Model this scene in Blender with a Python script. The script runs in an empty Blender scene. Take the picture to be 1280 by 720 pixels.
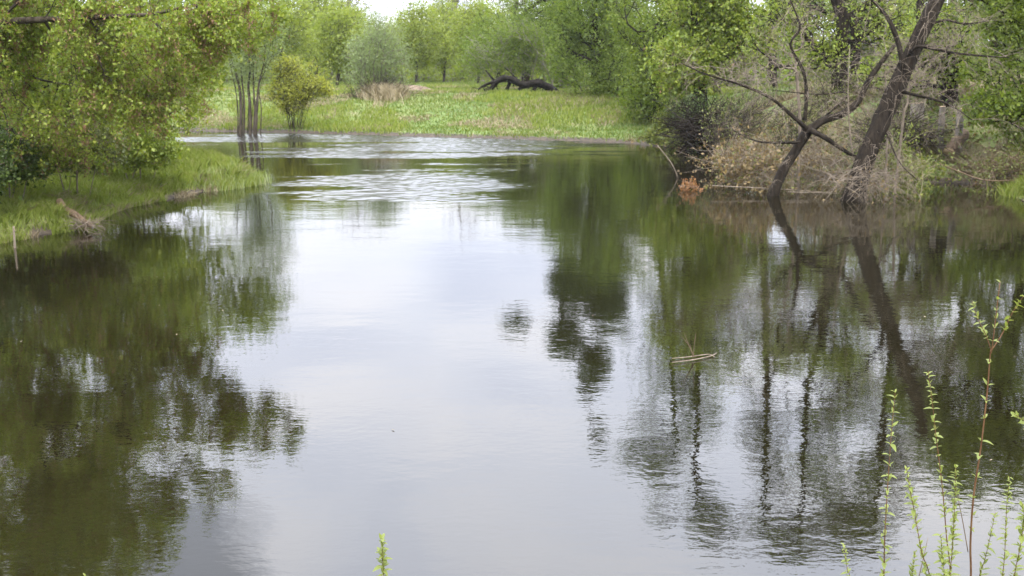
import bpy, math, random, zlib
import numpy as np
from mathutils import Vector, Matrix
sc = bpy.context.scene
rng = np.random.default_rng(7)
random.seed(7)

# ------------------------------------------------------------------ camera, sky, sun
F, CH = 1400.0, 2.6
HAZE = .0002
TH = math.atan(275 / F)
cd = bpy.data.cameras.new('camera'); cam = bpy.data.objects.new('camera', cd)
sc.collection.objects.link(cam); sc.camera = cam
cam.location = (0, 0, CH); cam.rotation_euler = (math.pi / 2 - TH, 0, 0)
cd.sensor_width = 36; cd.lens = 36 * F / 1280; cd.clip_start = .1; cd.clip_end = 6000
cd.dof.use_dof = True; cd.dof.focus_distance = 5.6; cd.dof.aperture_fstop = 7.0

SUN_EL, SUN_AZ = math.radians(52), math.radians(170)      # azimuth from +Y, towards +X
w = bpy.data.worlds.new('World'); sc.world = w; w.use_nodes = True
nt = w.node_tree; nt.nodes.clear()
def N(nt, t, **k):
    n = nt.nodes.new(t)
    for a, v in k.items():
        if a.startswith('i_'): n.inputs[a[2:].replace('_', ' ')].default_value = v
        else: setattr(n, a, v)
    return n
def mth(nt, op, a, b=None, clamp=False):
    n = nt.nodes.new('ShaderNodeMath'); n.operation = op; n.use_clamp = clamp
    for i, v in enumerate((a, b)):
        if v is None: continue
        if isinstance(v, (int, float)): n.inputs[i].default_value = v
        else: nt.links.new(v, n.inputs[i])
    return n.outputs[0]
def ramp(nt, fac, stops):
    r = nt.nodes.new('ShaderNodeValToRGB'); nt.links.new(fac, r.inputs[0])
    e = r.color_ramp.elements
    while len(e) < len(stops): e.new(.5)
    for el, (p, c) in zip(e, stops):
        el.position = p; el.color = (*c, 1) if not isinstance(c, (int, float)) else (c, c, c, 1)
    return r.outputs[0]
L = nt.links
out = N(nt, 'ShaderNodeOutputWorld'); bg = N(nt, 'ShaderNodeBackground'); bg.inputs[1].default_value = .15
sky = N(nt, 'ShaderNodeTexSky', sky_type='NISHITA', sun_disc=False, sun_elevation=SUN_EL, sun_rotation=SUN_AZ)
tc = N(nt, 'ShaderNodeTexCoord')
sx = N(nt, 'ShaderNodeSeparateXYZ'); L.new(tc.outputs['Generated'], sx.inputs[0])
zz = mth(nt, 'ADD', mth(nt, 'MAXIMUM', sx.outputs[2], 0), .16)
cx = N(nt, 'ShaderNodeCombineXYZ'); L.new(mth(nt, 'DIVIDE', sx.outputs[0], zz), cx.inputs[0]); L.new(mth(nt, 'DIVIDE', sx.outputs[1], zz), cx.inputs[1])
n1 = N(nt, 'ShaderNodeTexNoise', i_Scale=.9, i_Detail=7, i_Roughness=.55); L.new(cx.outputs[0], n1.inputs['Vector'])
n2 = N(nt, 'ShaderNodeTexNoise', i_Scale=1.9, i_Detail=5, i_Roughness=.5, i_Distortion=.4); L.new(cx.outputs[0], n2.inputs['Vector'])
# a clear hole between the clouds, low on the left
dist = N(nt, 'ShaderNodeVectorMath', operation='DISTANCE'); L.new(tc.outputs['Generated'], dist.inputs[0])
dist.inputs[1].default_value = Vector((math.sin(math.radians(-17.5)) * .9, math.cos(math.radians(-17.5)) * .9, .43)).normalized()
hole = mth(nt, 'MULTIPLY', mth(nt, 'SUBTRACT', .13, dist.outputs['Value']), 2.8)
cov = mth(nt, 'SUBTRACT', mth(nt, 'ADD', n1.outputs[0], .16), mth(nt, 'MAXIMUM', hole, 0))
cov = ramp(nt, cov, [(.42, 0.38), (.54, 1.0)])
cc = ramp(nt, n2.outputs[0], [(.3, (.68, .73, .88)), (.48, (.82, .86, .98)), (.66, (.97, .97, 1.02))])
cm = N(nt, 'ShaderNodeMix', data_type='RGBA', blend_type='MULTIPLY'); cm.inputs[0].default_value = 1
L.new(cc, cm.inputs[6]); CLOUD = 18; gr = mth(nt, 'MULTIPLY', mth(nt, 'ADD', mth(nt, 'MULTIPLY', mth(nt, 'MAXIMUM', sx.outputs[2], 0), 5.0), 1.), CLOUD / 1.95)
for i_ in range(1): L.new(gr, cm.inputs[7])
mx = N(nt, 'ShaderNodeMix', data_type='RGBA'); L.new(cov, mx.inputs[0]); L.new(sky.outputs[0], mx.inputs[6]); L.new(cm.outputs[2], mx.inputs[7])
L.new(mx.outputs[2], bg.inputs[0]); L.new(bg.outputs[0], out.inputs[0])

sl = bpy.data.lights.new('sun', 'SUN'); so = bpy.data.objects.new('sun', sl); sc.collection.objects.link(so)
sl.energy = 4.2; sl.angle = math.radians(1.5); sl.color = (1, .93, .80)
sd_ = Vector((math.sin(SUN_AZ) * math.cos(SUN_EL), math.cos(SUN_AZ) * math.cos(SUN_EL), math.sin(SUN_EL)))
so.rotation_euler = sd_.to_track_quat('Z', 'Y').to_euler()
vs = sc.view_settings; vs.view_transform = 'Standard'; vs.look = 'None'; vs.exposure = 0; vs.gamma = 1
sc.render.engine = 'CYCLES'
cy = sc.cycles; cy.use_denoising = True; cy.max_bounces = 7; cy.diffuse_bounces = 3; cy.glossy_bounces = 4; cy.transmission_bounces = 3
cy.sample_clamp_indirect = 6

# ------------------------------------------------------------------ helpers
def ray(px, py):
    a, b = (px - 640) / F, (360 - py) / F
    return np.array((a, math.cos(TH) + b * math.sin(TH), -math.sin(TH) + b * math.cos(TH)))
def P(px, py, Y):
    d = ray(px, py); t = Y / d[1]; return np.array((d[0] * t, Y, CH + d[2] * t))
def G(px, py, z=0.):
    d = ray(px, py); t = (z - CH) / d[2]; return np.array((d[0] * t, d[1] * t, z))
def _h(i, j, k):
    n = (i * 374761393 + j * 668265263 + k * 2147483647 + 1013) & 0xffffffff
    n = ((n ^ (n >> 13)) * 1274126177) & 0xffffffff
    return ((n ^ (n >> 16)) & 0xffff) / 65535.0
def vn(x, y, z=0.):
    x, y, z = np.broadcast_arrays(np.asarray(x, float), np.asarray(y, float), np.asarray(z, float))
    i, j, k = np.floor(x).astype(np.int64), np.floor(y).astype(np.int64), np.floor(z).astype(np.int64)
    u, v, q = x - i, y - j, z - k
    u, v, q = u * u * (3 - 2 * u), v * v * (3 - 2 * v), q * q * (3 - 2 * q)
    r = 0
    for a in (0, 1):
        for b in (0, 1):
            for c in (0, 1):
                r = r + _h(i + a, j + b, k + c) * (u if a else 1 - u) * (v if b else 1 - v) * (q if c else 1 - q)
    return r
def fbm(x, y, z=0., o=3):
    s, a = 0, .5
    for _ in range(o):
        s = s + a * vn(x, y, z); x, y, z = x * 2.03 + 7, y * 2.03 + 3, z * 2.03 + 5; a *= .5
    return s / (1 - .5 ** o)

def mesh_np(name, verts, loops, counts, mats, matidx=None, smooth=False):
    me = bpy.data.meshes.new(name)
    verts = np.asarray(verts, np.float32); loops = np.asarray(loops, np.int32).ravel(); counts = np.asarray(counts, np.int32)
    me.vertices.add(len(verts)); me.vertices.foreach_set('co', verts.ravel())
    me.loops.add(len(loops)); me.loops.foreach_set('vertex_index', loops)
    me.polygons.add(len(counts)); st = np.concatenate(([0], np.cumsum(counts)[:-1])).astype(np.int32)
    me.polygons.foreach_set('loop_start', st)
    me.polygons.foreach_set('loop_total', counts)
    for m in (mats if isinstance(mats, (list, tuple)) else [mats]): me.materials.append(m)
    if matidx is not None: me.polygons.foreach_set('material_index', np.asarray(matidx, np.int32))
    if smooth: me.polygons.foreach_set('use_smooth', np.ones(len(counts), bool))
    me.update(calc_edges=True); me.validate()
    return me
def link(name, me, parent=None, loc=None):
    o = bpy.data.objects.new(name, me); sc.collection.objects.link(o)
    if parent is not None: o.parent = parent
    if loc is not None: o.location = loc
    return o
def thing(name, label, cat, loc, group=None):
    o = bpy.data.objects.new(name, None); sc.collection.objects.link(o); o.location = [float(c) for c in loc]
    o.empty_display_size = .2
    o['label'] = label; o['category'] = cat
    if group: o['group'] = group
    return o
def copy_thing(root, loc, label, rz=0, s=1, sz=None):
    r = root.copy(); sc.collection.objects.link(r); r.location = [float(c) for c in loc]; r.rotation_euler = (0, 0, rz)
    r.scale = (s, s, sz or s); r['label'] = label
    for ch in root.children:
        c = ch.copy(); sc.collection.objects.link(c); c.parent = r
    return r

# tubes: every segment list is (p0, p1, r0, r1)
class Segs:
    def __init__(s): s.a = []
    def add(s, p0, p1, r0, r1): s.a.append((*p0, *p1, r0, r1))
    def path(s, pts, rs):
        for i in range(len(pts) - 1): s.add(pts[i], pts[i + 1], rs[i], rs[i + 1])
def segs_mesh(name, arr, mat, origin=(0, 0, 0)):
    arr = np.asarray(arr, float); V = []; Lp = []; C = []; off = 0
    rad = np.maximum(arr[:, 6], arr[:, 7])
    for lo, hi, k in ((0, .012, 3), (.012, .05, 4), (.05, 99, 8)):
        A = arr[(rad >= lo) & (rad < hi)]
        if not len(A): continue
        p0, p1, r0, r1 = A[:, :3], A[:, 3:6], A[:, 6], A[:, 7]
        d = p1 - p0; ln = np.linalg.norm(d, axis=1, keepdims=True) + 1e-9; d = d / ln
        up = np.where(np.abs(d[:, 2:3]) > .9, [[1., 0, 0]], [[0, 0, 1.]])
        u = np.cross(up, d); u /= np.linalg.norm(u, axis=1, keepdims=True); v = np.cross(d, u)
        p1 = p1 + d * (r1[:, None] * .25)
        an = np.arange(k) * 2 * math.pi / k
        ring = u[:, None] * np.cos(an)[None, :, None] + v[:, None] * np.sin(an)[None, :, None]
        a = p0[:, None] + ring * r0[:, None, None]; b = p1[:, None] + ring * r1[:, None, None]
        vv = np.concatenate((a, b), 1).reshape(-1, 3)
        base = off + np.arange(len(A))[:, None] * 2 * k
        i = np.arange(k); j = (i + 1) % k
        q = np.stack((base + i, base + j, base + k + j, base + k + i), -1).reshape(-1, 4)
        V.append(vv); Lp.append(q.ravel()); C.append(np.full(len(q), 4)); off += len(vv)
    V = np.concatenate(V) - np.asarray(origin)
    return mesh_np(name, V, np.concatenate(Lp), np.concatenate(C), mat, smooth=True)
def tube_mesh(name, pts, rs, mat, k=10, origin=(0, 0, 0), rough=.12, sub=4, capmat=None, seed=0):
    pts = np.asarray(pts, float); rs = np.asarray(rs, float)
    # Catmull-Rom
    P_, R_ = [], []
    n = len(pts)
    for i in range(n - 1):
        a, b, c, d = pts[max(i - 1, 0)], pts[i], pts[i + 1], pts[min(i + 2, n - 1)]
        for s in range(sub):
            t = s / sub
            P_.append(.5 * (2 * b + (c - a) * t + (2 * a - 5 * b + 4 * c - d) * t * t + (3 * b - a - 3 * c + d) * t ** 3)); R_.append(rs[i] * (1 - t) + rs[i + 1] * t)
    P_.append(pts[-1]); R_.append(rs[-1]); P_, R_ = np.array(P_), np.array(R_)
    T = np.gradient(P_, axis=0); T /= np.linalg.norm(T, axis=1, keepdims=True)
    up = np.array((0, 1., .2)); u = np.cross(up, T); u /= np.linalg.norm(u, axis=1, keepdims=True); v = np.cross(T, u)
    an = np.arange(k) * 2 * math.pi / k
    ring = u[:, None] * np.cos(an)[None, :, None] + v[:, None] * np.sin(an)[None, :, None]
    nz = 1 + rough * 2 * (fbm(ring[..., 0] * 2 + seed + P_[:, None, 0] * 2, ring[..., 1] * 2 + P_[:, None, 2] * 3, ring[..., 2] * 2) - .5) + rough * (vn(an[None] * 3.1 + seed, P_[:, None, 2] * .8, 4.) - .5)
    V = P_[:, None] + ring * R_[:, None, None] * nz[..., None]
    m = len(P_); V = V.reshape(-1, 3)
    i = np.arange(k); j = (i + 1) % k; base = (np.arange(m - 1) * k)[:, None]
    q = np.stack((base + i, base + j, base + k + j, base + k + i), -1).reshape(-1, 4)
    loops = np.concatenate((q.ravel(), np.arange(k)[::-1], (m - 1) * k + np.arange(k)))
    counts = np.concatenate((np.full(len(q), 4), [k, k]))
    idx = np.zeros(len(counts), int)
    if capmat is not None: idx[-1] = 1; idx[-2] = 1
    return mesh_np(name, V - np.asarray(origin), loops, counts, [mat] + ([capmat] if capmat else []), idx, smooth=False)

def rand_dirs(n, up=0.):
    d = rng.normal(size=(n, 3)); d[:, 2] += up; return d / np.linalg.norm(d, axis=1, keepdims=True)
def leaves_mesh(name, cen, size, mat, origin=(0, 0, 0), width=.5, droop=0., sizevar=.35, nup=.6):
    n = len(cen); cen = np.asarray(cen) - np.asarray(origin)
    ax = rand_dirs(n, -droop); nn = rand_dirs(n, nup); sd = np.cross(nn, ax); sd /= np.linalg.norm(sd, axis=1, keepdims=True) + 1e-9
    nn = np.cross(ax, sd)
    s = size * (1 + sizevar * rng.normal(size=(n, 1))).clip(.4, 2)
    v0 = cen - ax * s * .5; v2 = cen + ax * s * .5 - nn * s * .12
    v1 = cen + sd * s * width * .5 + nn * s * .1; v3 = cen - sd * s * width * .5 + nn * s * .1
    V = np.stack((v0, v1, v2, v3), 1).reshape(-1, 3)
    return mesh_np(name, V, np.arange(4 * n), np.full(n, 4), mat)

def skeleton(stems, att, w=.45, jit=.12):
    """stems: list of polylines; every attractor joins the cheapest node already grown"""
    nodes, par, pl = [], [], []
    for s in stems:
        s = [np.asarray(p, float) for p in s]
        if nodes:
            D = np.linalg.norm(np.array(nodes) - s[0], axis=1); p = int(D.argmin()); p = p if D[p] < .6 else -1
        else: p = -1
        for i, q in enumerate(s):
            if i == 0 and p >= 0 and np.linalg.norm(nodes[p] - q) < 1e-6: continue
            steps = 1 if p < 0 or i == 0 else max(1, int(np.linalg.norm(q - nodes[p]) / .6))
            a = q if p < 0 else nodes[p]
            for t in range(1, steps + 1):
                pt = a + (q - a) * t / steps
                nodes.append(pt); par.append(p); pl.append(0 if p < 0 else pl[p] + np.linalg.norm(pt - nodes[p]) * .6); p = len(nodes) - 1
    ns = len(nodes)
    X = np.zeros((ns + 2 * len(att), 3)); X[:ns] = nodes; PL = np.zeros(len(X)); PL[:ns] = pl; par = par + [0] * (2 * len(att)); n = ns
    sub = X[:ns]
    key = np.min(np.linalg.norm(att[:, None] - sub[None], axis=2), axis=1) if len(att) * ns < 4e6 else np.linalg.norm(att - sub[-1], axis=1)
    for p in att[np.argsort(key)]:
        d = np.linalg.norm(X[:n] - p, axis=1)
        up = np.maximum(X[:n, 2] - p[2], 0)
        i = int((d + w * PL[:n] + .35 * up).argmin()); di = d[i]
        mid = (X[i] + p) / 2 + rng.normal(size=3) * di * jit
        X[n] = mid; par[n] = i; PL[n] = PL[i] + di / 2; X[n + 1] = p; par[n + 1] = n; PL[n + 1] = PL[i] + di; n += 2
    par = np.array(par[:n]); X = X[:n]; cnt = np.ones(n)
    for i in range(n - 1, -1, -1):
        if par[i] >= 0: cnt[par[i]] += cnt[i]
    return X, par, cnt
def in_blobs(blobs, n, gap=.0, gs=.8, shell=.35):
    """points in a union of ellipsoids (c, r, weight), with holes"""
    out = []; W = np.array([b[2] for b in blobs], float); W /= W.sum()
    while sum(len(o) for o in out) < n:
        m = n * 2; b = rng.choice(len(blobs), m, p=W)
        c = np.array([blobs[i][0] for i in b]); r = np.array([blobs[i][1] for i in b])
        d = rand_dirs(m); rad = rng.random(m) ** shell
        pts = c + d * r * rad[:, None]
        if gap > 0:
            pts = pts[fbm(pts[:, 0] * gs, pts[:, 1] * gs, pts[:, 2] * gs + 9, 2) > gap]
        out.append(pts)
    return np.concatenate(out)[:n]
def PB(px, py, D, rx, ry, rd, wt=None):
    s = D / F
    return (P(px, py, D), np.array((rx * s, rd, ry * s)), wt if wt else rx * ry * rd)

def plant(name, label, cat, base, stems, blobs, n_att, leafs, bark, trunk_r, tip=.004, group=None, gap=.4, gs=.8,
          w=.45, jit=.12, trunkname='trunk', shell=.62, pw=.5, extra=None):
    """leafs: list of (part, material, per tip, spread, size, width, droop, share of tips)"""
    global rng
    rng = np.random.default_rng(zlib.crc32(label.encode()))      # each plant keeps its own shape
    base = np.asarray(base, float)
    t = thing(name, label, cat, base, group)
    att = in_blobs(blobs, n_att, gap, gs, shell)
    X, par, cnt = skeleton(stems, att, w, jit)
    mxc = cnt.max(); r = np.maximum(trunk_r * (cnt / mxc) ** pw, tip)
    ok = par >= 0; i = np.nonzero(ok)[0]; p = par[i]
    rp = np.minimum(r[p], r[i] * 1.6)
    arr = np.concatenate((X[p], X[i], rp[:, None], r[i][:, None]), 1)
    link(trunkname, segs_mesh(trunkname, arr, bark, base), t)
    ends = X[cnt <= 6]
    for (part, mat, per, spread, size, width, droop, share) in leafs:
        e = ends[rng.random(len(ends)) < share] if share < 1 else ends
        m = max(1, int(len(e) * per)); idx = rng.integers(0, len(e), m)
        # leaves sit in small sprays round the tips, so crowns get dense and open spots
        c = e[idx] + rng.normal(size=(m, 3)) * spread * (.4 + 1.2 * rng.random(len(e))[idx][:, None])
        c[:, 2] -= np.abs(rng.normal(size=m)) * spread * droop
        lm = leaves_mesh(part, c, size, mat, base, width, droop)
        lo = link(part, lm, t); 
    return t

def twigs(S, path, n, ln, r, droop=.0, lv=2, up=.2, t0=.15):
    path = np.asarray(path); cum = np.concatenate(([0], np.cumsum(np.linalg.norm(np.diff(path, axis=0), axis=1))))
    for i in range(n):
        t = rng.uniform(t0, 1) * cum[-1]; k = min(np.searchsorted(cum, t) - 1, len(path) - 2); k = max(k, 0); f_ = (t - cum[k]) / (cum[k + 1] - cum[k])
        p = path[k] + (path[k + 1] - path[k]) * f_; tan = path[k + 1] - path[k]; tan = tan / np.linalg.norm(tan)
        d = rand_dirs(1)[0] + tan * .5 + (0, 0, up); d /= np.linalg.norm(d); l = ln * rng.uniform(.4, 1.3); m_ = 5; pts = [p]
        for s in range(m_):
            d = d + rng.normal(size=3) * .18 - (0, 0, droop * .25); d /= np.linalg.norm(d); pts.append(pts[-1] + d * l / m_)
        rs = np.linspace(r, r * .3, m_ + 1); S.path(pts, rs)
        if lv > 1: twigs(S, pts, max(3, int(4)), ln * .5, r * .55, droop, lv - 1, up)

# ------------------------------------------------------------------ materials
def mat(name): 
    m = bpy.data.materials.new(name); m.use_nodes = True; m.node_tree.nodes.clear(); return m, m.node_tree
def leaf_mat(name, cols, trans=.4, rough=.5, bigscale=.35):
    m, nt = mat(name); L = nt.links
    geo = N(nt, 'ShaderNodeNewGeometry'); tc = N(nt, 'ShaderNodeTexCoord')
    nz = N(nt, 'ShaderNodeTexNoise', i_Scale=bigscale, i_Detail=3); L.new(tc.outputs['Object'], nz.inputs['Vector'])
    f = mth(nt, 'ADD', mth(nt, 'MULTIPLY', geo.outputs['Random Per Island'], .62), mth(nt, 'MULTIPLY', nz.outputs[0], .42))
    k = len(cols); c = ramp(nt, f, [(.12 + .76 * i / (k - 1), col) for i, col in enumerate(cols)])
    p = N(nt, 'ShaderNodeBsdfPrincipled', i_Roughness=rough); p.inputs['Specular IOR Level'].default_value = .35; L.new(c, p.inputs['Base Color'])
    hs = N(nt, 'ShaderNodeHueSaturation', i_Saturation=1.1, i_Value=1.25); L.new(c, hs.inputs['Color'])
    tr = N(nt, 'ShaderNodeBsdfTranslucent'); L.new(hs.outputs[0], tr.inputs[0])
    ms = N(nt, 'ShaderNodeMixShader'); ms.inputs[0].default_value = trans; L.new(p.outputs[0], ms.inputs[1]); L.new(tr.outputs[0], ms.inputs[2])
    o = N(nt, 'ShaderNodeOutputMaterial'); L.new(ms.outputs[0], o.inputs[0]); return m
def bark_mat(name, c1, c2, scale=14, bump=.02):
    m, nt = mat(name); L = nt.links
    tc = N(nt, 'ShaderNodeTexCoord'); mp = N(nt, 'ShaderNodeMapping'); mp.inputs['Scale'].default_value = (1, 1, .25); L.new(tc.outputs['Object'], mp.inputs[0])
    nz = N(nt, 'ShaderNodeTexNoise', i_Scale=scale, i_Detail=5, i_Roughness=.65); L.new(mp.outputs[0], nz.inputs['Vector'])
    c = ramp(nt, nz.outputs[0], [(.35, c1), (.65, c2)])
    p = N(nt, 'ShaderNodeBsdfPrincipled', i_Roughness=.95); p.inputs['Specular IOR Level'].default_value = .08; L.new(c, p.inputs['Base Color'])
    b = N(nt, 'ShaderNodeBump', i_Strength=.8, i_Distance=bump); L.new(nz.outputs[0], b.inputs['Height']); L.new(b.outputs[0], p.inputs['Normal'])
    o = N(nt, 'ShaderNodeOutputMaterial'); L.new(p.outputs[0], o.inputs[0]); return m
M = {}
M['maple'] = leaf_mat('maple_leaf', [(.08, .12, .016), (.14, .19, .024), (.20, .25, .034), (.26, .285, .05)])
M['catkin'] = leaf_mat('catkin', [(.11, .06, .03), (.18, .10, .05), (.27, .165, .09)], .25)
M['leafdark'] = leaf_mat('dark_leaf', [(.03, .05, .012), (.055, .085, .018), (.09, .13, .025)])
M['willowgrey'] = leaf_mat('grey_willow_leaf', [(.14, .185, .07), (.20, .25, .10), (.25, .30, .13)], .45)
M['willow'] = leaf_mat('willow_leaf', [(.07, .11, .018), (.12, .17, .025), (.17, .22, .035)], .45)
M['young'] = leaf_mat('young_leaf', [(.12, .16, .025), (.18, .225, .034), (.25, .28, .05)], .5)
M['yellow'] = leaf_mat('yellow_leaf', [(.17, .20, .025), (.26, .275, .038), (.34, .345, .06)], .45)
M['bright'] = leaf_mat('bright_leaf', [(.075, .115, .016), (.12, .165, .022), (.18, .22, .034)], .5)
M['olive'] = leaf_mat('olive_leaf', [(.07, .085, .022), (.11, .125, .03), (.16, .17, .045)], .35)
M['dry'] = leaf_mat('dry_leaf', [(.06, .04, .018), (.14, .095, .038), (.25, .18, .07)], .25)
M['rust'] = leaf_mat('rust_leaf', [(.13, .06, .02), (.22, .10, .035), (.32, .17, .06)], .25)
M['mistle'] = leaf_mat('mistletoe', [(.05, .06, .02), (.08, .09, .03)], .2)
M['ivy'] = leaf_mat('ground_leaf', [(.06, .08, .018), (.12, .15, .025), (.2, .21, .04)], .35)
M['grass'] = leaf_mat('grass_blade', [(.10, .135, .018), (.15, .195, .028), (.20, .245, .04), (.29, .28, .10)], .4, .5, .6)
M['meadow'] = leaf_mat('meadow_grass', [(.062, .10, .016), (.098, .148, .023), (.14, .178, .034), (.215, .205, .075)], .4, .5, .25)
M['straw'] = leaf_mat('straw', [(.17, .13, .07), (.27, .22, .13), (.36, .31, .2)], .25)
M['reed'] = leaf_mat('reed', [(.14, .2, .05), (.24, .29, .1), (.36, .37, .2)], .35)
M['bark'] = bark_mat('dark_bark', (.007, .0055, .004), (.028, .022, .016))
M['barkbrown'] = bark_mat('brown_bark', (.022, .018, .013), (.075, .061, .045))
M['barkgrey'] = bark_mat('grey_bark', (.09, .08, .068), (.22, .195, .165))
M['dead'] = bark_mat('dead_twig', (.10, .08, .06), (.25, .205, .155))
M['charred'] = bark_mat('blackened_bark', (.010, .009, .008), (.035, .03, .026))
M['pale'] = bark_mat('pale_cut_wood', (.42, .29, .17), (.58, .44, .28), 20, .004)
M['tan'] = bark_mat('tan_wood', (.08, .056, .036), (.155, .11, .073))
M['redstem'] = bark_mat('red_stem', (.085, .042, .022), (.14, .08, .04), 60, .001)
M['shoot'] = leaf_mat('shoot_leaf', [(.10, .13, .024), (.155, .19, .036), (.23, .25, .06)], .45)

m, nt = mat('ground'); L = nt.links; M['ground'] = m
tc = N(nt, 'ShaderNodeTexCoord'); geo = N(nt, 'ShaderNodeNewGeometry'); sp = N(nt, 'ShaderNodeSeparateXYZ'); L.new(geo.outputs['Position'], sp.inputs[0])
a = N(nt, 'ShaderNodeTexNoise', i_Scale=.35, i_Detail=6, i_Roughness=.6); L.new(tc.outputs['Object'], a.inputs['Vector'])
b_ = N(nt, 'ShaderNodeTexNoise', i_Scale=9, i_Detail=5, i_Roughness=.7); L.new(tc.outputs['Object'], b_.inputs['Vector'])
f = mth(nt, 'ADD', mth(nt, 'MULTIPLY', a.outputs[0], .65), mth(nt, 'MULTIPLY', b_.outputs[0], .35))
g1 = ramp(nt, f, [(.36, (.055, .085, .014)), (.47, (.085, .13, .02)), (.56, (.12, .14, .035)), (.64, (.16, .13, .07))])
mud = ramp(nt, b_.outputs[0], [(.35, (.02, .015, .009)), (.65, (.075, .055, .034))])
mk = mth(nt, 'ADD', mth(nt, 'MULTIPLY', sp.outputs[2], 4.), mth(nt, 'MULTIPLY', b_.outputs[0], .9)); mk = ramp(nt, mk, [(.85, 0.), (1., 1.)])
mm = N(nt, 'ShaderNodeMix', data_type='RGBA'); L.new(mk, mm.inputs[0]); L.new(mud, mm.inputs[6]); L.new(g1, mm.inputs[7])
p = N(nt, 'ShaderNodeBsdfPrincipled', i_Roughness=.95); L.new(mm.outputs[2], p.inputs['Base Color'])
bm_ = N(nt, 'ShaderNodeBump', i_Strength=.7, i_Distance=.08); L.new(b_.outputs[0], bm_.inputs['Height']); L.new(bm_.outputs[0], p.inputs['Normal'])
o = N(nt, 'ShaderNodeOutputMaterial'); L.new(p.outputs[0], o.inputs[0])

# water: dark peaty body, gloss, ripples whose height follows gusts and current
m, nt = mat('river_water'); L = nt.links; M['water'] = m
tc = N(nt, 'ShaderNodeTexCoord')
def noise(scale, detail, vec, rough=.5, sx_=1, sy_=1, loc=(0, 0, 0), rot=0):
    mp = N(nt, 'ShaderNodeMapping'); mp.inputs['Scale'].default_value = (sx_, sy_, 1); mp.inputs['Location'].default_value = loc; mp.inputs['Rotation'].default_value = (0, 0, rot); L.new(vec, mp.inputs[0])
    n = N(nt, 'ShaderNodeTexNoise', i_Scale=scale, i_Detail=detail, i_Roughness=rough); L.new(mp.outputs[0], n.inputs['Vector']); return n.outputs[0]
O = tc.outputs['Object']
big = noise(.22, 3, O, .5, .5, 1)                      # slow mask of calm and rippled water
calm = ramp(nt, big, [(.38, .45), (.62, 1.0)])
swell = noise(1.1, 2, O, .4, .55, 1)
rip = noise(5.5, 3, O, .55, .6, 1, (3, 1, 0), .15)
fine = noise(19, 2, O, .5, .7, 1, (1, 5, 0), -.1)
h = mth(nt, 'MULTIPLY', swell, .0045)
h = mth(nt, 'ADD', h, mth(nt, 'MULTIPLY', mth(nt, 'MULTIPLY', rip, calm), .0017))
h = mth(nt, 'ADD', h, mth(nt, 'MULTIPLY', mth(nt, 'MULTIPLY', fine, calm), .0006))
bp = N(nt, 'ShaderNodeBump', i_Strength=1, i_Distance=1); L.new(h, bp.inputs['Height'])
p = N(nt, 'ShaderNodeBsdfPrincipled', i_IOR=1.58); p.inputs['Base Color'].default_value = (.006, .005, .002, 1)
ga = N(nt, 'ShaderNodeAttribute', attribute_name='ruffled'); L.new(mth(nt, 'ADD', mth(nt, 'MULTIPLY', ga.outputs['Fac'], .2), .01), p.inputs['Roughness']); L.new(bp.outputs[0], p.inputs['Normal'])
o = N(nt, 'ShaderNodeOutputMaterial'); L.new(p.outputs[0], o.inputs[0])

# ------------------------------------------------------------------ land and water
shore_px = [(0, 300), (20, 298), (60, 291), (100, 284), (125, 268), (165, 258), (205, 249), (250, 240), (292, 234), (318, 230), (313, 217), (290, 208), (258, 201)]
poly = [G(*p)[:2] for p in shore_px] + [(-12, 34), (-22, 36), (-60, 38), (-60, 50), (-30, 48)]
poly += [G(*p)[:2] for p in [(245, 163.5), (330, 165.5), (450, 168.5), (600, 173), (750, 177), (800, 180), (850, 186), (885, 192), (905, 205), (960, 215), (1040, 222), (1130, 227), (1200, 228), (1238, 231), (1262, 243), (1290, 254)]]
poly += [(13, 18), (15, 12), (14, 6), (9, 4.3), (4, 4.0), (0, 3.9), (-5, 4.2), (-8, 7), (-8.4, 12)]
poly = np.array(poly)
def sdist(x, y):
    """distance to the shoreline, positive on land"""
    x = np.asarray(x, float); y = np.asarray(y, float); D = np.full(x.shape, 1e9); ins = np.zeros(x.shape, bool)
    for i in range(len(poly)):
        a, b = poly[i], poly[(i + 1) % len(poly)]; ab = b - a
        t = ((x - a[0]) * ab[0] + (y - a[1]) * ab[1]) / (ab @ ab); t = np.clip(t, 0, 1)
        D = np.minimum(D, np.hypot(x - a[0] - t * ab[0], y - a[1] - t * ab[1]))
        c = ((a[1] > y) != (b[1] > y)) & (x < (b[0] - a[0]) * (y - a[1]) / (b[1] - a[1] + 1e-12) + a[0]); ins ^= c
    return np.where(ins, -D, D)
def sm(t): t = np.clip(t, 0, 1); return t * t * (3 - 2 * t)
def height(x, y):
    x = np.asarray(x, float); y = np.asarray(y, float)
    d = sdist(x, y) + .35 * (fbm(x * 1.1, y * 1.1) - .5)
    far = sm((y - 36) / 6); right = sm((x - 5 - .0 * y) / 3) * sm((y - 14) / 4) * (1 - sm((y - 42) / 10))
    top = .85 + .5 * far + 1.0 * right; wd = 4.5 + 7 * far - .5 * right; lip = .22 - .10 * far
    land = lip * sm(d / .35) + (top - lip) * sm(d / wd) + (.30 * (fbm(x * .45, y * .45 + 3) - .5) + .12 * (fbm(x * 2, y * 2) - .5)) * sm(d / 1.5)
    return np.where(d > 0, land, -1.1 * sm(-d / 2.5) - .02)
xs = np.concatenate((-np.geomspace(1500, 34, 14), np.arange(-32, 32.01, .27), np.geomspace(34, 1500, 14)))
ys = np.concatenate((-np.geomspace(600, 6, 8), np.arange(-3, 14, .6), np.arange(14, 38, .22), np.arange(38, 62, .4), np.arange(62, 130, 1.2), np.geomspace(132, 3000, 14)))
XX, YY = np.meshgrid(xs, ys); ZZ = height(XX, YY)
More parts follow.
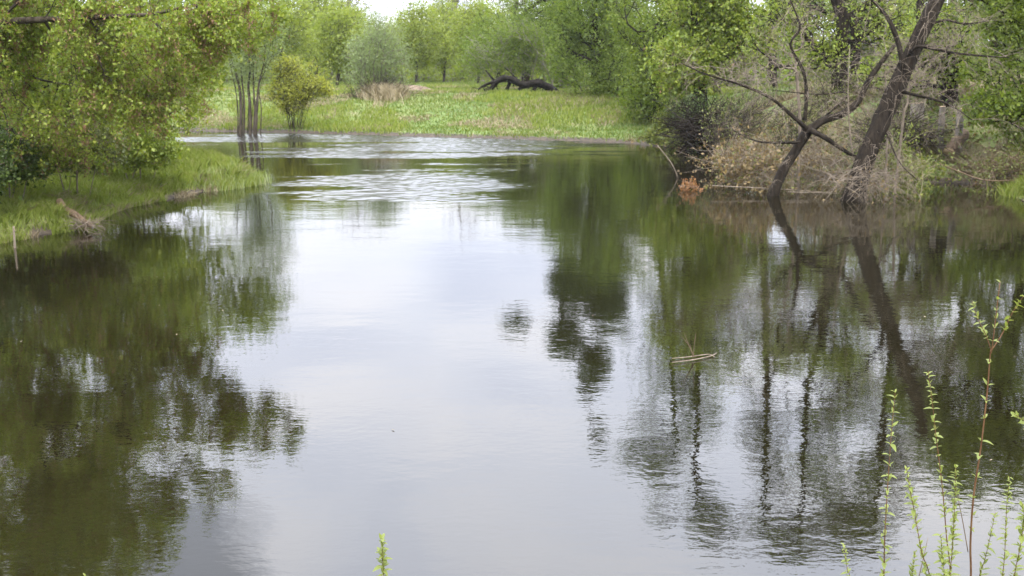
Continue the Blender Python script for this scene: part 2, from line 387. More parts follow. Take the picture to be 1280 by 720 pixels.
ny, nx = XX.shape; idx = np.arange(ny * nx).reshape(ny, nx)
q = np.stack((idx[:-1, :-1], idx[:-1, 1:], idx[1:, 1:], idx[1:, :-1]), -1).reshape(-1, 4)
o = link('ground', mesh_np('ground', np.stack((XX, YY, ZZ), -1).reshape(-1, 3), q, np.full(len(q), 4), M['ground'], smooth=True)); o['kind'] = 'structure'
wx = np.concatenate(([-62, -40, -28], np.arange(-17, 6.01, .055), [12, 20, 30])); wy = np.concatenate(([2, 8, 14], np.arange(20.5, 46.5, .055), [50, 56]))
WX, WY = np.meshgrid(wx, wy); WZ = np.zeros_like(WX)
wob = fbm(WX * .28, WY * 1.1, 7., 4) - .5
for px0, px1, py0, py1, amp in ((225, 580, 166.5, 177, 1.), (420, 720, 173, 194, 1.), (330, 500, 184, 195, 1.), (385, 640, 216, 246, .75)):
    a, b, c = G((px0 + px1) / 2, py0), G((px0 + px1) / 2, py1), G((px0 + px1) / 2, (py0 + py1) / 2)
    rx, ry, cy_ = (px1 - px0) / 2 * c[1] / F, abs(a[1] - b[1]) / 2, (a[1] + b[1]) / 2
    d = 1.5 - np.hypot((WX - c[0]) / rx, (WY - cy_) / ry) - wob * 2.4
    WZ = np.maximum(WZ, sm(d * 1.6) * amp)
GUST = WZ.copy(); WZ *= .012 * (fbm(WX * 1.6, WY * 2.4, 1., 2) - .5) + 0.033 * (fbm(WX * 5., WY * 6.5, 3., 2) - .5)
wny, wnx = WX.shape; wi = np.arange(wny * wnx).reshape(wny, wnx)
q = np.stack((wi[:-1, :-1], wi[:-1, 1:], wi[1:, 1:], wi[1:, :-1]), -1).reshape(-1, 4)
o = link('river_water', mesh_np('river_water', np.stack((WX, WY, WZ), -1).reshape(-1, 3), q, np.full(len(q), 4), M['water'], smooth=True)); o['kind'] = 'structure'
at_ = o.data.attributes.new('ruffled', 'FLOAT', 'POINT'); at_.data.foreach_set('value', GUST.ravel().astype(np.float32))
def gz(x, y): return float(height(np.array([x]), np.array([y]))[0])
def on(px, D, dz=-.05):
    x = (px - 640) / F * D / math.cos(TH) * (math.cos(TH) ** 1)
    return np.array((x * 1.0, D, gz(x, D) + dz))

def blades(name, pts, hgt, wid, mat, lean=.35, bend=.25, seg=2):
    n = len(pts); a = rng.random(n) * 2 * math.pi; hh = hgt * (.55 + .9 * rng.random(n))
    sdv = np.stack((np.cos(a), np.sin(a), np.zeros(n)), 1) * (wid * .5); ld = rng.normal(size=(n, 2)) * lean
    tip = np.stack((ld[:, 0] * hh, ld[:, 1] * hh, hh), 1); midp = np.stack((ld[:, 0] * hh * .35, ld[:, 1] * hh * .35, hh * .6), 1)
    b0, b1 = pts - sdv, pts + sdv
    V = np.stack((b0, b1, pts + midp + sdv * .7, pts + tip, pts + midp - sdv * .7), 1).reshape(-1, 3)
    return mesh_np(name, V, np.arange(5 * n), np.full(n, 5), mat)
def scatter(x0, x1, y0, y1, n, dmin=.05, dmax=99, clump=.0, cs=.8, seed=0, ymask=True):
    x = rng.uniform(x0, x1, n); y = rng.uniform(y0, y1, n); s = sdist(x, y)
    k = (s > (dmin if dmin > .1 else -.3)) & (s < dmax)
    if clump > 0: k &= fbm(x * cs + seed, y * cs, 2.) > clump
    k &= (np.abs(x) < .5 * y + 1.5)
    x, y = x[k], y[k]; p = np.stack((x, y, height(x, y) - .01), 1); k = p[:, 2] > (.015 if dmin > .005 else -.05); p[:, 2] = np.maximum(p[:, 2], -.01); return p[k]
def stuff(name, me, label=None, cat=None):
    o = link(name, me); o['kind'] = 'stuff'
    if label: o['label'] = label; o['category'] = cat or name.replace('_', ' ')
    return o
stuff('grass', blades('grass', scatter(-16, -4.5, 15.5, 32, 260000, .04, 9), .12, .012, M['grass'], .45), 'fresh green grass on the left bank and its low spit', 'grass')
p_ = scatter(-12, -4.5, 15.5, 32, 260000, .0, .75, .42, .9, 2)
stuff('grass', blades('grass', p_, .15, .012, M['grass'], .45), 'grass overhanging the water edge of the left bank', 'grass')
p_ = scatter(-12, -4.5, 15.5, 32, 90000, .0, .8, .54, 1.4, 9)
stuff('dry_grass', blades('dry_grass', p_, .12, .012, M['straw'], 1.), 'dead straw caught along the left bank edge', 'dry grass')
p_ = scatter(-16, -4.5, 15.5, 32, 60000, .02, 6, .55, 1.1, 5)
stuff('grass', blades('grass', p_, .24, .014, M['grass'], .3), 'taller tufts of bright grass along the left bank edge', 'grass')
stuff('meadow_grass', blades('meadow_grass', scatter(-26, 26, 38, 110, 420000, .05, 60), .10, .04, M['meadow'], .5), 'yellowish green meadow grass on the far bank', 'grass')
stuff('meadow_grass', blades('meadow_grass', scatter(-22, 12, 44, 70, 90000, .1, 30, .55, .35, 3), .2, .035, M['grass'], .3), 'dark green tall patches in the far meadow', 'grass')
stuff('dry_grass', blades('dry_grass', scatter(-22, 12, 40, 75, 120000, .1, 30, .6, .5, 8), .14, .04, M['straw'], .6), 'faded straw patches in the far meadow', 'dry grass')
stuff('grass', blades('grass', scatter(4, 18, 24, 44, 30000, 1.5, 20, .5, .5, 8), .15, .02, M['meadow'], .5), 'thin grass on the shaded right bank', 'grass')
stuff('dry_grass', blades('dry_grass', scatter(4, 18, 20, 40, 120000, .05, 12, .48, .8, 4), .28, .012, M['straw'], .9), 'tan dead grass and stalks covering the right bank', 'dry grass')
p_ = np.array([G(px, py) for px, py in zip(rng.uniform(246, 340, 900), rng.uniform(224, 241, 900))]); s_ = sdist(p_[:, 0], p_[:, 1]); p_ = p_[(s_ > -.45) & (s_ < .5)]; p_[:, 2] = np.maximum(height(p_[:, 0], p_[:, 1]), -.02)
stuff('reeds', blades('reeds', p_, .24, .012, M['reed'], .3), 'pale reeds standing in the water off the grassy spit', 'reeds')
q_ = G(1275, 246); p_ = np.stack((q_[0] + rng.normal(0, .16, 1500) + .1, q_[1] + .1 + rng.normal(0, .25, 1500), np.zeros(1500)), 1); p_[:, 2] = np.maximum(height(p_[:, 0], p_[:, 1]), -.02)
stuff('grass', blades('grass', p_, .22, .014, M['grass'], .4), 'small bright green grass clump by the water under the right tree', 'grass')

# ------------------------------------------------------------------ left bank trees
b = on(-190, 18.3)
plant('maple_tree', 'leafy maple reaching over the left bank with reddish brown catkins hanging in its sprays', 'tree', b,
      [[b, P(-180, 160, 18.3), P(-170, 60, 18.5), P(-150, -60, 18.6), P(-120, -170, 18.8)], [P(-170, 60, 18.5), P(0, 27, 18.1), P(110, 22, 17.9), P(190, 18, 18.0), P(244, 6, 18.1)]],
      [PB(30, 30, 18.5, 150, 95, 1.6), PB(180, 45, 18.3, 120, 60, 1.1), PB(258, 30, 18.1, 84, 50, .8, 3400), PB(318, 14, 18.1, 46, 36, .5, 700), PB(0, -200, 18.8, 140, 80, 1.4), PB(120, 125, 18.7, 130, 55, 1.2), PB(200, 120, 18.5, 62, 52, .7, 3800),
       PB(30, -100, 18.7, 150, 80, 1.5), PB(190, -80, 18.5, 70, 40, .8, 1500), PB(60, 185, 18.9, 90, 30, .6, 2500)],
      3000, [('leaves', M['maple'], 26, .075, .05, .6, .3, 1), ('catkins', M['catkin'], 24, .05, .042, .4, 1.8, .45)], M['barkbrown'], .085, .004, gap=.45, gs=1.5)
b = on(-60, 23.5)
plant('alder_tree', 'darker full tree standing behind the maple on the left bank', 'tree', b,
      [[b, P(-50, 120, 23.5), P(-20, 20, 23.5), P(0, -80, 23.5)]],
      [PB(0, 40, 24, 160, 120, 2.2), PB(140, 70, 24.5, 105, 80, 1.8), PB(40, 150, 23.5, 120, 60, 1.5), PB(180, 150, 24, 60, 35, 1.), PB(20, -140, 24, 130, 120, 2), PB(20, -270, 24, 130, 100, 2)],
      2600, [('leaves', M['maple'], 15, .14, .08, .7, .2, 1), ('seed_sprays', M['catkin'], 2.5, .1, .08, .4, 1.2, .35)], M['bark'], .2, .006, gap=.38, gs=.8)
b = on(150, 30)
plant('field_maple_tree', 'light green round-topped tree whose branches end above the grassy spit', 'tree', b,
      [[b, P(150, 110, 30), P(170, 20, 30)]],
      [PB(200, 40, 30, 95, 75, 1.8), PB(120, 90, 30, 100, 80, 2), PB(290, 20, 30, 58, 40, 1.2), PB(225, 115, 29, 42, 45, 1)],
      1500, [('leaves', M['maple'], 12, .16, .10, .7, .2, 1)], M['barkbrown'], .15, .006, gap=.36, gs=.7)
for i, (px, D, rx, ry, py, mt, lab) in enumerate([
        (10, 19.2, 60, 32, 190, 'leafdark', 'dark low shrub on the left bank by the frame edge'), (95, 20.4, 55, 34, 180, 'olive', 'loose olive shrub in the middle of the left bank with dry stems'),
        (175, 22.8, 48, 30, 178, 'maple', 'light shrub at the start of the grassy spit below the maple tips'), (-60, 17.6, 70, 60, 200, 'leafdark', 'tall shrub left of the bank grass beneath the maple trunk')]):
    b = on(px, D)
    plant('shrub', lab, 'shrub', b, [[b + (dx * .2, 0, 0), P(px + dx * 30, py, D)] for dx in (-1, 0, 1)], [PB(px, py, D, rx, ry, .8), PB(px + 20, py + 12, D - .3, rx * .7, ry * .6, .5)],
          480, [('leaves', M[mt], 14, .09, .06, .7, .1, 1), ('dry_leaves', M['dry'], 2, .1, .06, .3, .2, .3)], M['dead'], .02, .004, 'shrubs under the left bank trees', gap=.36, gs=1.5, trunkname='stems')

# ------------------------------------------------------------------ far bank
b = on(310, 45.3)
t = plant('willow_tree', 'slender willow with dark clustered stems rising from the far waterline', 'tree', b,
          [[b + (dx * .12, 0, 0), P(310 + dx * 7, 110, 45.3 + dy), P(310 + dx * 13, 55, 45.3 + dy), P(310 + dx * 24, 5, 45.3 + dy)] for dx, dy in ((-2.2, 0), (-.9, .3), (.2, -.2), (1.1, .2), (2.2, 0))],
          [PB(310, 30, 45.3, 52, 55, 1.5), PB(305, -40, 45.3, 45, 50, 1.4), PB(308, 82, 45.3, 30, 30, .9)], 1100, [('leaves', M['willowgrey'], 11, .2, .09, .35, .4, 1)], M['bark'], .022, .006, gap=.35, gs=.8, pw=.3, trunkname='stems')
for dx, r in ((-13, .022), (-10, .065), (-6, .04), (4, .06), (7.5, .04), (11, .05), (16, .02)):
    link('stem', tube_mesh('stem', [on(310 + dx, 45.1), P(310 + dx * 1.05 + rng.normal() * 1.2, 138, 45.1), P(310 + dx * 1.15 + rng.normal() * 2.5, 105, 45.2), P(310 + dx * 1.7 + rng.normal() * 3, 72, 45.3), P(310 + dx * 2.1 + rng.normal() * 6, 35, 45.4)], [r * 1.5, r, r * .8, r * .5, r * .25], M['barkbrown'], 7, t.location, seed=dx), t)

def bush(label, px, D, blobs, n, leafs, bark, r, spread_px, topy, group=None, name='bush', ns=9, gap=.33):
    b = on(px, D)
    st = []
    for i in range(ns):
        u = (i + .5) / ns * 2 - 1
        st.append([b + (u * spread_px * .3 * D / F, rng.uniform(-.3, .3), 0), P(px + u * spread_px * .7, (topy + 150) / 2, D + rng.uniform(-.5, .5)), P(px + u * spread_px, topy, D + rng.uniform(-.6, .6))])
    return plant(name, label, 'bush' if name == 'bush' else 'tree', b, st, blobs, n, leafs, bark, r, .008, group, gap=gap, gs=.9, trunkname='stems', w=.7, pw=.3)
bush('yellow-green bush with brown bare stems low on the far bank', 372, 46.5, [PB(380, 92, 46.5, 36, 26, 1.2), PB(366, 118, 46.5, 34, 22, 1.1, 13000), PB(398, 112, 46.3, 18, 16, .7, 4000), PB(358, 84, 46.8, 16, 14, .7, 3000)], 1300,
     [('leaves', M['yellow'], 6, .13, .085, .5, .1, .75), ('lower_leaves', M['olive'], 1.5, .2, .08, .5, .1, 1)], M['barkbrown'], .025, 26, 100, ns=22, gap=.45)
bush('grey-green rounded willow bush with a tangled brown foot behind the far bank', 472, 56, [PB(462, 84, 56, 32, 32, 1.4), PB(490, 72, 56, 26, 36, 1.3), PB(474, 40, 56, 20, 26, 1.1), PB(498, 48, 56.4, 14, 20, .8), PB(448, 60, 56.2, 18, 22, .8), PB(476, 105, 56, 40, 12, 1.)], 1200,
     [('leaves', M['willowgrey'], 7, .2, .10, .35, .1, .9)], M['barkgrey'], .035, 24, 80, gap=.45)
# tangled foot of the willow bush, straw skirt
b = on(475, 55.6)
t = thing('brush_heap', 'tangled heap of brown stems at the foot of the grey-green willow bush', 'brushwood', b)
S = Segs()
for i in range(700):
    p0 = P(475 + rng.normal() * 15, rng.uniform(108, 134), 55.6 + rng.normal() * .6); p1 = p0 + rand_dirs(1, .5)[0] * rng.uniform(.3, 1.1); p1[2] = max(p1[2], b[2]); S.add(p0, p1, .014, .006)
link('stems', segs_mesh('stems', S.a, M['barkbrown'], b), t)
p_ = np.array([P(478 + rng.normal() * 12, 0, 54.6 + rng.normal() * .8) for _ in range(1300)]); p_[:, 2] = height(p_[:, 0], p_[:, 1])
o = stuff('dry_grass', blades('dry_grass', p_, .55, .03, M['straw'], .5), 'straw coloured dead grass below the grey-green willow bush', 'dry grass')
# earth bank right of it
b = on(512, 60)
c = []
n = 34; th_ = rng.random((n * 40,)); 
u = np.linspace(0, 2 * math.pi, 28, endpoint=False); V = []; 
for k in range(9):
    r = math.sin(k / 8 * math.pi / 2); z = math.cos(k / 8 * math.pi / 2)
    for a in u: V.append((b[0] + 1.7 * r * math.cos(a) * (1 + .3 * (vn(a * 2, k) - .5)), b[1] + .9 * r * math.sin(a), b[2] + .42 * z * (1 + .5 * (vn(a * 3, k * .7, 3.) - .5))))
q = []; 
for k in range(8):
    for i in range(28): q.append((k * 28 + i, k * 28 + (i + 1) % 28, (k + 1) * 28 + (i + 1) % 28, (k + 1) * 28 + i))
M['earth'] = bark_mat('earth', (.09, .065, .045), (.2, .155, .11), 6, .08)
o = link('earth_mound', mesh_np('earth_mound', np.array(V) - b, q, np.full(len(q), 4), M['earth'], smooth=True), loc=b); o['label'] = 'low brown earth mound in the grass right of the grey-green willow bush'; o['category'] = 'earth mound'

# young trees in the meadow: (px base, D, height px above base, half width px, label)
young = [(424, 74, 105, 24, 'young light green tree between the yellow bush and the grey-green willow bush'),
         (522, 92, 98, 26, 'slim young tree with a dark straight trunk standing alone in the meadow'),
         (556, 96, 100, 28, 'young bright green tree just right of the lone slim one'),
         (398, 88, 120, 34, 'tall pale young tree rising behind the yellow-green bush'),
         (352, 80, 118, 34, 'young pale tree between the waterline willow and the yellow bush'),
         (268, 84, 118, 36, 'young tree at the left edge of the far meadow'),
         (440, 98, 96, 30, 'small young tree deep in the meadow left of the grey-green willow bush'),
         (598, 84, 104, 30, 'young tree at the tip side of the fallen willow'),
         (500, 104, 74, 24, 'low young tree under the open sky gap')]
for (px, D, hp, hw, lab) in young:
    b = on(px, D); yb = 85 + (CH - b[2]) * F / D
    plant('young_tree', lab, 'tree', b, [[b, P(px + rng.normal() * 2, yb - hp * .45, D), P(px + rng.normal() * 4, yb - hp * .9, D)]],
          [PB(px, yb - hp * .60, D, hw * 1.3, hp * .40, 2.4), PB(px + rng.normal() * 6, yb - hp * .3, D, hw * .7, hp * .16, 1.3), PB(px, yb - hp * .9, D, hw * .5, hp * .15, 1)],
          800, [('leaves', M['young'], 11, .3, .15, .6, .1, 1)], M['barkbrown'], .11, .012, 'young trees in the far meadow', gap=.34, gs=.6)

# fallen willow
b = on(700, 57.5, -.1)
t = plant('fallen_willow', 'blackened fallen willow trunk propped on its limbs, green shoots rising from it', 'tree', b,
          [[P(690, 110, 57.5), P(650, 102, 57.3), P(625, 103, 57.2), P(605, 118, 57)]] + [[P(x, 106, 57.3), P(x + rng.normal() * 8, 70, 57.3 + rng.normal() * .5), P(x + rng.normal() * 12, 45, 57.3 + rng.normal())] for x in range(600, 700, 9)],
          [PB(630, 62, 57.9, 50, 32, 1.6), PB(672, 68, 57.9, 34, 26, 1.4), PB(596, 80, 58.2, 22, 22, 1.), PB(650, 45, 58, 40, 24, 1.5)], 1300,
          [('leaves', M['willow'], 9, .22, .105, .35, .3, 1)], M['barkgrey'], .03, .009, gap=.34, trunkname='shoots', w=.8, pw=.25)
for nm, pts, rs in (('trunk', [(700, 119), (688, 111), (672, 104), (655, 106), (640, 99), (628, 98), (618, 104)], [.13, .18, .20, .16, .18, .14, .10]),
                    ('limb', [(622, 102), (612, 112), (598, 124), (592, 128)], [.14, .11, .09, .05]), ('limb', [(638, 101), (634, 112), (632, 121)], [.11, .08, .06]),
                    ('limb', [(655, 103), (650, 112), (646, 120)], [.12, .09, .06]), ('limb', [(620, 103), (614, 96), (607, 88)], [.07, .05, .03]), ('limb', [(672, 106), (667, 114), (664, 122)], [.11, .08, .05]), ('limb', [(625, 100), (606, 106), (590, 118), (575, 122)], [.08, .06, .05, .03]), ('limb', [(645, 100), (640, 92), (630, 84)], [.06, .04, .02])):
    link(nm, tube_mesh(nm, [P(x, y, 57.2 - .1 * i) for i, (x, y) in enumerate(pts)], rs, M['charred'], 9, b, .6, seed=pts[0][0]), t)

S = Segs(); twigs(S, [P(x, y, 57.1) for x, y in ((700, 119), (688, 111), (655, 106), (628, 98), (600, 116), (585, 124))], 46, .7, .022, .5, 2)
o = link('twigs', segs_mesh('twigs', S.a, M['charred'], b), t); o['kind'] = 'stuff'
# willows at the right end of the far bank
def big(name, lab, px, D, topy, blobs, n, mt, lsz, per, bark='bark', tr=.25, gap=.36, gs=.6, droop=.3, width=.4, spread=.2, group=None, stems=None, extra=()):
    b = on(px, D)
    return plant(name, lab, 'tree', b, stems or [[b, P(px + 4, 85, D), P(px + rng.normal() * 8, (85 + topy) / 2, D), P(px + rng.normal() * 12, topy + 30, D)]], blobs, n,
                 [('leaves', M[mt], per, spread, lsz, width, droop, 1)] + list(extra), M[bark], tr, .009, group, gap=gap, gs=gs)
big('willow_tree', 'big soft willow drooping over the end of the far grassy bank', 745, 52, -40,
    [PB(745, 60, 52, 62, 62, 2.4), PB(790, 100, 50, 34, 45, 1.8), PB(712, 28, 53, 32, 42, 1.8), PB(760, -10, 52, 55, 45, 2), PB(758, 112, 51, 44, 24, 1.5)], 2600, 'willow', .11, 11)
big('willow_tree', 'tall willow behind the fallen trunk, thin at its top', 655, 66, -30, [PB(650, 30, 66, 55, 42, 2.4), PB(700, 10, 66, 50, 50, 2.4), PB(600, 55, 66, 28, 32, 1.6)], 1500, 'willow', .13, 10)
big('alder_tree', 'dark leaved tree at the water where the far bank meets the thicket', 815, 44.5, 0, [PB(812, 120, 44.5, 38, 36, 1.5), PB(835, 60, 45, 48, 50, 2), PB(800, 15, 46, 40, 45, 1.8)], 1700, 'bright', .10, 10, spread=.16, width=.6)
big('maple_tree', 'yellow-green maple hanging over the dark thicket left of the leaning trunks', 872, 39, -10, [PB(862, 75, 38.5, 52, 35, 1.5), PB(915, 45, 39, 55, 45, 1.6), PB(850, 105, 38, 28, 18, 1), PB(880, 0, 39, 60, 40, 1.6), PB(870, -70, 39, 52, 42, 1.5), PB(925, -110, 39.5, 40, 40, 1.3)], 2500, 'maple', .10, 9, spread=.15, width=.7,
    extra=(('catkins', M['catkin'], 1.5, .12, .08, .4, .8, .4),))
# dark thicket
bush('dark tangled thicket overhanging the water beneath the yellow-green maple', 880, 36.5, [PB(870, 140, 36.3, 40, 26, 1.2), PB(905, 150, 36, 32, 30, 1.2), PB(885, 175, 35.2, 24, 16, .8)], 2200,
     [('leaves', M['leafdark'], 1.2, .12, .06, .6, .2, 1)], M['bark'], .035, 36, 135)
bush('low olive bush with sprays dipping to the water left of the thicket', 828, 39.5, [PB(826, 172, 38.6, 30, 12, .7), PB(850, 178, 37.6, 22, 10, .6), PB(838, 152, 39, 20, 16, .7)], 600, [('leaves', M['ivy'], 9, .1, .075, .6, .2, 1)], M['barkbrown'], .02, 22, 168, ns=6)
bush('bare grey bush in front of the thicket with a few pale leaves', 912, 31, [PB(905, 155, 31, 30, 34, 1), PB(945, 140, 31, 36, 34, 1)], 700, [('leaves', M['olive'], 2.2, .1, .06, .5, .2, .5)], M['barkbrown'], .02, 40, 135)

for px_, py_, D_, lab_ in ((990, 165, 29, 'bare brown shrub seen through the fork of the slimmer leaning trunk'), (1045, 120, 31, 'bare brown shrub between the two leaning trunks'),
                            (1112, 160, 28.5, 'bare brown shrub behind the thick leaning trunk near the stumps'), (1095, 185, 26.5, 'low brown shrub right behind the thick leaning trunk')):
    bush(lab_, px_, D_, [PB(px_, py_, D_, 40, 34, .9), PB(px_ + 20, py_ - 22, D_, 32, 24, .9)], 800, [('leaves', M['olive'], 2.5, .1, .055, .5, .2, .5)], M['barkbrown'], .02, 36, py_, 'bare shrubs on the right bank')
for px_, D_, bl_, lab_ in ((1000, 24.6, [(975, 60, 50, 50), (930, 95, 45, 25), (1010, 20, 40, 40)], 'leafless grey thorny tree behind the slimmer leaning trunk'),
                         (1110, 23.6, [(1150, 90, 50, 40), (1190, 50, 40, 36), (1100, 120, 40, 26)], 'leafless grey thorny tree tangled round the thick leaning trunk')):
    b = on(px_, D_)
    plant('bare_tree', lab_, 'tree', b, [[b, P(px_, 150, D_), P(px_ - 4, 90, D_)], [b + (.1, 0, 0), P(px_ + 20, 140, D_)]], [PB(x_, y_, D_, a_, c_, .8) for x_, y_, a_, c_ in bl_], 700, [], M['dead'], .035, .0035, gap=.4, w=.25, jit=.16)
# tall thin trees behind the right bank, seen mostly in the river
tall = [(742, 56, -150, 'tall thin tree rising behind the big soft willow', .5), (832, 50, -360, 'tall straight tree behind the dark leaved alder', .42), (892, 47, -400, 'tallest bare-topped tree behind the yellow-green maple', .45),
        (962, 45, -430, 'tall tree between the thicket and the two leaning trunks', .5), (1062, 38, -400, 'upright dark trunk standing behind the two leaning trunks', .45), (1150, 42, -420, 'tall tree behind the thick leaning trunk and the cut stumps', .45), (1235, 46, -330, 'tall tree behind the bright green tree on the right bank', .45)]
for px, D, ty, lab, gp in tall:
    b = on(px, D); x2 = px + rng.normal() * 30; s = D / F
    bl = []
    for k in range(24):
        yy = ty + (40 - ty) * (rng.random() ** 1.2); rr = 18 + 34 * rng.random(); bl.append(PB(x2 + rng.normal() * 42, yy, D + rng.normal() * 1.2, rr, rr * .8, .9 + .6 * rng.random()))
    per = 1.9
    if px == 742:
        per = 15; bl = [PB(720, -60, D, 34, 40, 1.3), PB(765, -95, D, 30, 34, 1.2), PB(712, -140, D, 24, 30, 1), PB(752, -175, D, 22, 30, 1), PB(775, -40, D, 40, 40, 1.4), PB(646, -118, D, 20, 14, .7), PB(745, -215, D, 16, 18, .7), PB(760, -290, D, 12, 16, .5)]
    t = plant('tall_tree', lab, 'tree', b, [[b, P(px + rng.normal() * 7, 40, D), P((px + x2) / 2 + rng.normal() * 14, ty * .4, D + rng.normal() * .8), P(x2, ty + 40, D)]], bl, 3600,
              [('leaves', M['leafdark' if px == 742 else 'olive' if px in (962, 1150) else 'willow'], per, .17, .11, .6, .1, .75)], M['bark'], .17, .011, 'tall trees behind the right bank', gap=.36, gs=.5, pw=.42)
# poplars with mistletoe on the skyline
for px, D, ty, lab in ((432, 130, -60, 'bare skyline poplar with mistletoe balls left of the sky gap'), (566, 134, -90, 'bare skyline poplar with mistletoe balls right of the sky gap'), (642, 128, -70, 'skyline poplar half hidden behind the tall willow')):
    b = on(px, D)
    t = plant('poplar_tree', lab, 'tree', b, [[b, P(px, 60, D), P(px + 4, 0, D), P(px + 8, ty, D)]], [PB(px, 5, D, 42, 40, 4), PB(px + 8, -40, D, 34, 40, 3)], 900, [('leaves', M['olive'], .8, .5, .22, .6, .1, .5)],
              M['barkgrey'], .3, .022, 'poplars on the skyline', gap=.4, gs=.3)
    for k in range(6):
        c = P(px + rng.normal() * 26, rng.uniform(-30, 22), D); r = rng.uniform(.35, .6)
        link('mistletoe', leaves_mesh('mistletoe', c + rand_dirs(260) * r * (rng.random((260, 1)) ** .4), .3, M['mistle'], b, .3), t)

# background wood, joined: nobody can tell its trees apart
def mass(name, label, spots, mt, bark, nl=2600):
    Vp, Lf = [], []
    for px, D, topy, hw in spots:
        b = on(px, D); s = D / F; bl = [PB(px + rng.normal() * hw * .5, y, D + rng.normal() * 1.5, hw * rng.uniform(.5, .9), hw * rng.uniform(.4, .7), 2) for y in np.linspace(topy + hw * .4, 99, 7)]
        att = in_blobs(bl, 300, .38, .4, .5)
        X, par, cnt = skeleton([[b, P(px, 60, D), P(px + rng.normal() * 8, (topy + 60) / 2, D)]], att)
        r = np.maximum(.2 * (cnt / cnt.max()) ** .45, .015); i = np.nonzero(par >= 0)[0]
        Vp.append(np.concatenate((X[par[i]], X[i], r[par[i]][:, None], r[i][:, None]), 1))
        e = X[cnt <= 6]; k = rng.integers(0, len(e), nl); Lf.append(e[k] + rng.normal(size=(nl, 3)) * .45)
    t = thing(name, label, 'wood', (0, 0, 0)); t['kind'] = 'stuff'
    a = link('trunks', segs_mesh('trunks', np.concatenate(Vp), bark), t); a['kind'] = 'stuff'
    a = link('leaves', leaves_mesh('leaves', np.concatenate(Lf), .22, mt, width=.6), t); a['kind'] = 'stuff'
mass('distant_wood', 'hazy light green wood closing the far meadow', [(x + rng.normal() * 5, rng.uniform(112, 128), (24 if x < 390 or x > 600 else 44) + 8 * math.sin(x * .05) + rng.normal() * 7, 26) for x in range(150, 720, 12)], M['young'], M['barkgrey'])
mass('scrub', 'low light green scrub along the far edge of the meadow', [(x + rng.normal() * 5, rng.uniform(98, 108), 74 + rng.normal() * 6, 17) for x in range(230, 720, 13)], M['young'], M['barkgrey'], 1500)
mass('distant_wood', 'deep green wood behind the right bank', [(x + rng.normal() * 8, rng.uniform(66, 84), -10 + rng.normal() * 30, 38) for x in range(715, 1420, 22)], M['bright'], M['barkgrey'], 3200)
mass('distant_wood', 'olive wood behind the left bank trees', [(x + rng.normal() * 8, rng.uniform(40, 60), -30 + rng.normal() * 30, 50) for x in range(-260, 60, 30)], M['maple'], M['bark'], 3000)

# ------------------------------------------------------------------ right bank
def leaning(name, label, base, paths, twn):
    t = thing(name, label, 'tree', base)
    S = Segs()
    for nm, pts, rs, D, dd, k, tw in paths:
        pp = np.array([P(x, y, D + dd * i) for i, (x, y) in enumerate(pts)])
        link(nm, tube_mesh(nm, pp, rs, M['bark'], k, base, .34, seed=pts[0][0]), t)
        if tw: twigs(S, pp, tw[0], tw[1], tw[2], tw[3], 3 if tw[0] < 50 else 2)
    o = link('twigs', segs_mesh('twigs', S.a, M['dead'], base), t); o['kind'] = 'stuff'
    return t
D1 = 22.4
b1 = P(1066, 252, D1)
leaning('leaning_tree', 'thick dark trunk leaning right out of the water, tangled in grey dead twigs', b1,
        [('trunk', [(1064, 262), (1070, 235), (1083, 195), (1104, 148), (1126, 96), (1149, 46), (1170, 2), (1192, -45), (1205, -90)], [.27, .22, .18, .175, .17, .16, .14, .12, .1], D1, .08, 12, (110, .9, .006, .9)),
         ('branch', [(1138, 66), (1150, 58), (1190, 66), (1230, 70), (1262, 72)], [.05, .035, .025, .018, .008], D1 + .2, -.15, 6, (20, .8, .006, .2)),
         ('branch', [(1130, 88), (1122, 50), (1108, 20), (1085, -5), (1060, -30)], [.07, .05, .035, .025, .012], D1 + .2, .12, 6, (22, .9, .006, .2)),
         ('branch', [(1118, 112), (1150, 120), (1185, 130), (1215, 150)], [.045, .028, .016, .008], D1 + .24, -.2, 6, (20, .8, .006, .8)),
         ('branch', [(1102, 150), (1112, 176), (1126, 205), (1148, 226)], [.03, .02, .012, .005], D1 + .2, -.15, 6, (14, .6, .006, 1.)),
         ('branch', [(1156, 34), (1180, 25), (1205, 30), (1235, 26)], [.04, .03, .02, .008], D1 + .3, .1, 6, (10, .6, .006, .2))], 0)
D2 = 23.2
b2 = P(968, 244, D2)
leaning('leaning_tree', 'slimmer forked dark trunk leaning right from the water with bare grey limbs', b2,
        [('trunk', [(964, 250), (972, 228), (984, 205), (997, 184), (1010, 162)], [.12, .11, .105, .10, .10], D2, .05, 10, (16, .6, .006, .8)),
         ('limb', [(1008, 166), (1026, 152), (1052, 142), (1072, 128), (1084, 104), (1100, 80), (1120, 55)], [.10, .085, .08, .07, .06, .05, .035], D2 + .1, .1, 8, (34, .9, .008, .5)),
         ('branch', [(1010, 163), (990, 145), (962, 122), (925, 106), (880, 92), (850, 78)], [.05, .04, .032, .024, .016, .007], D2 + .1, -.12, 6, (34, .9, .007, .3)),
         ('branch', [(1012, 163), (1030, 172), (1058, 190), (1078, 200)], [.06, .05, .035, .02], D2 - .1, -.15, 6, (12, .7, .006, .8)),
         ('branch', [(1006, 150), (1008, 118), (1004, 88), (988, 56), (1000, 35), (990, 5), (975, -30)], [.05, .042, .036, .03, .024, .018, .01], D2 + .3, .1, 6, (26, .9, .007, .2)),
         ('branch', [(1000, 178), (975, 178), (945, 176), (915, 162)], [.03, .024, .016, .007], D2 - .1, -.15, 6, (14, .6, .005, .6)),
         ('branch', [(1018, 156), (1060, 118), (1020, 118), (960, 112)], [.025, .02, .014, .007], D2 + .5, .1, 5, (12, .7, .006, .3))], 0)
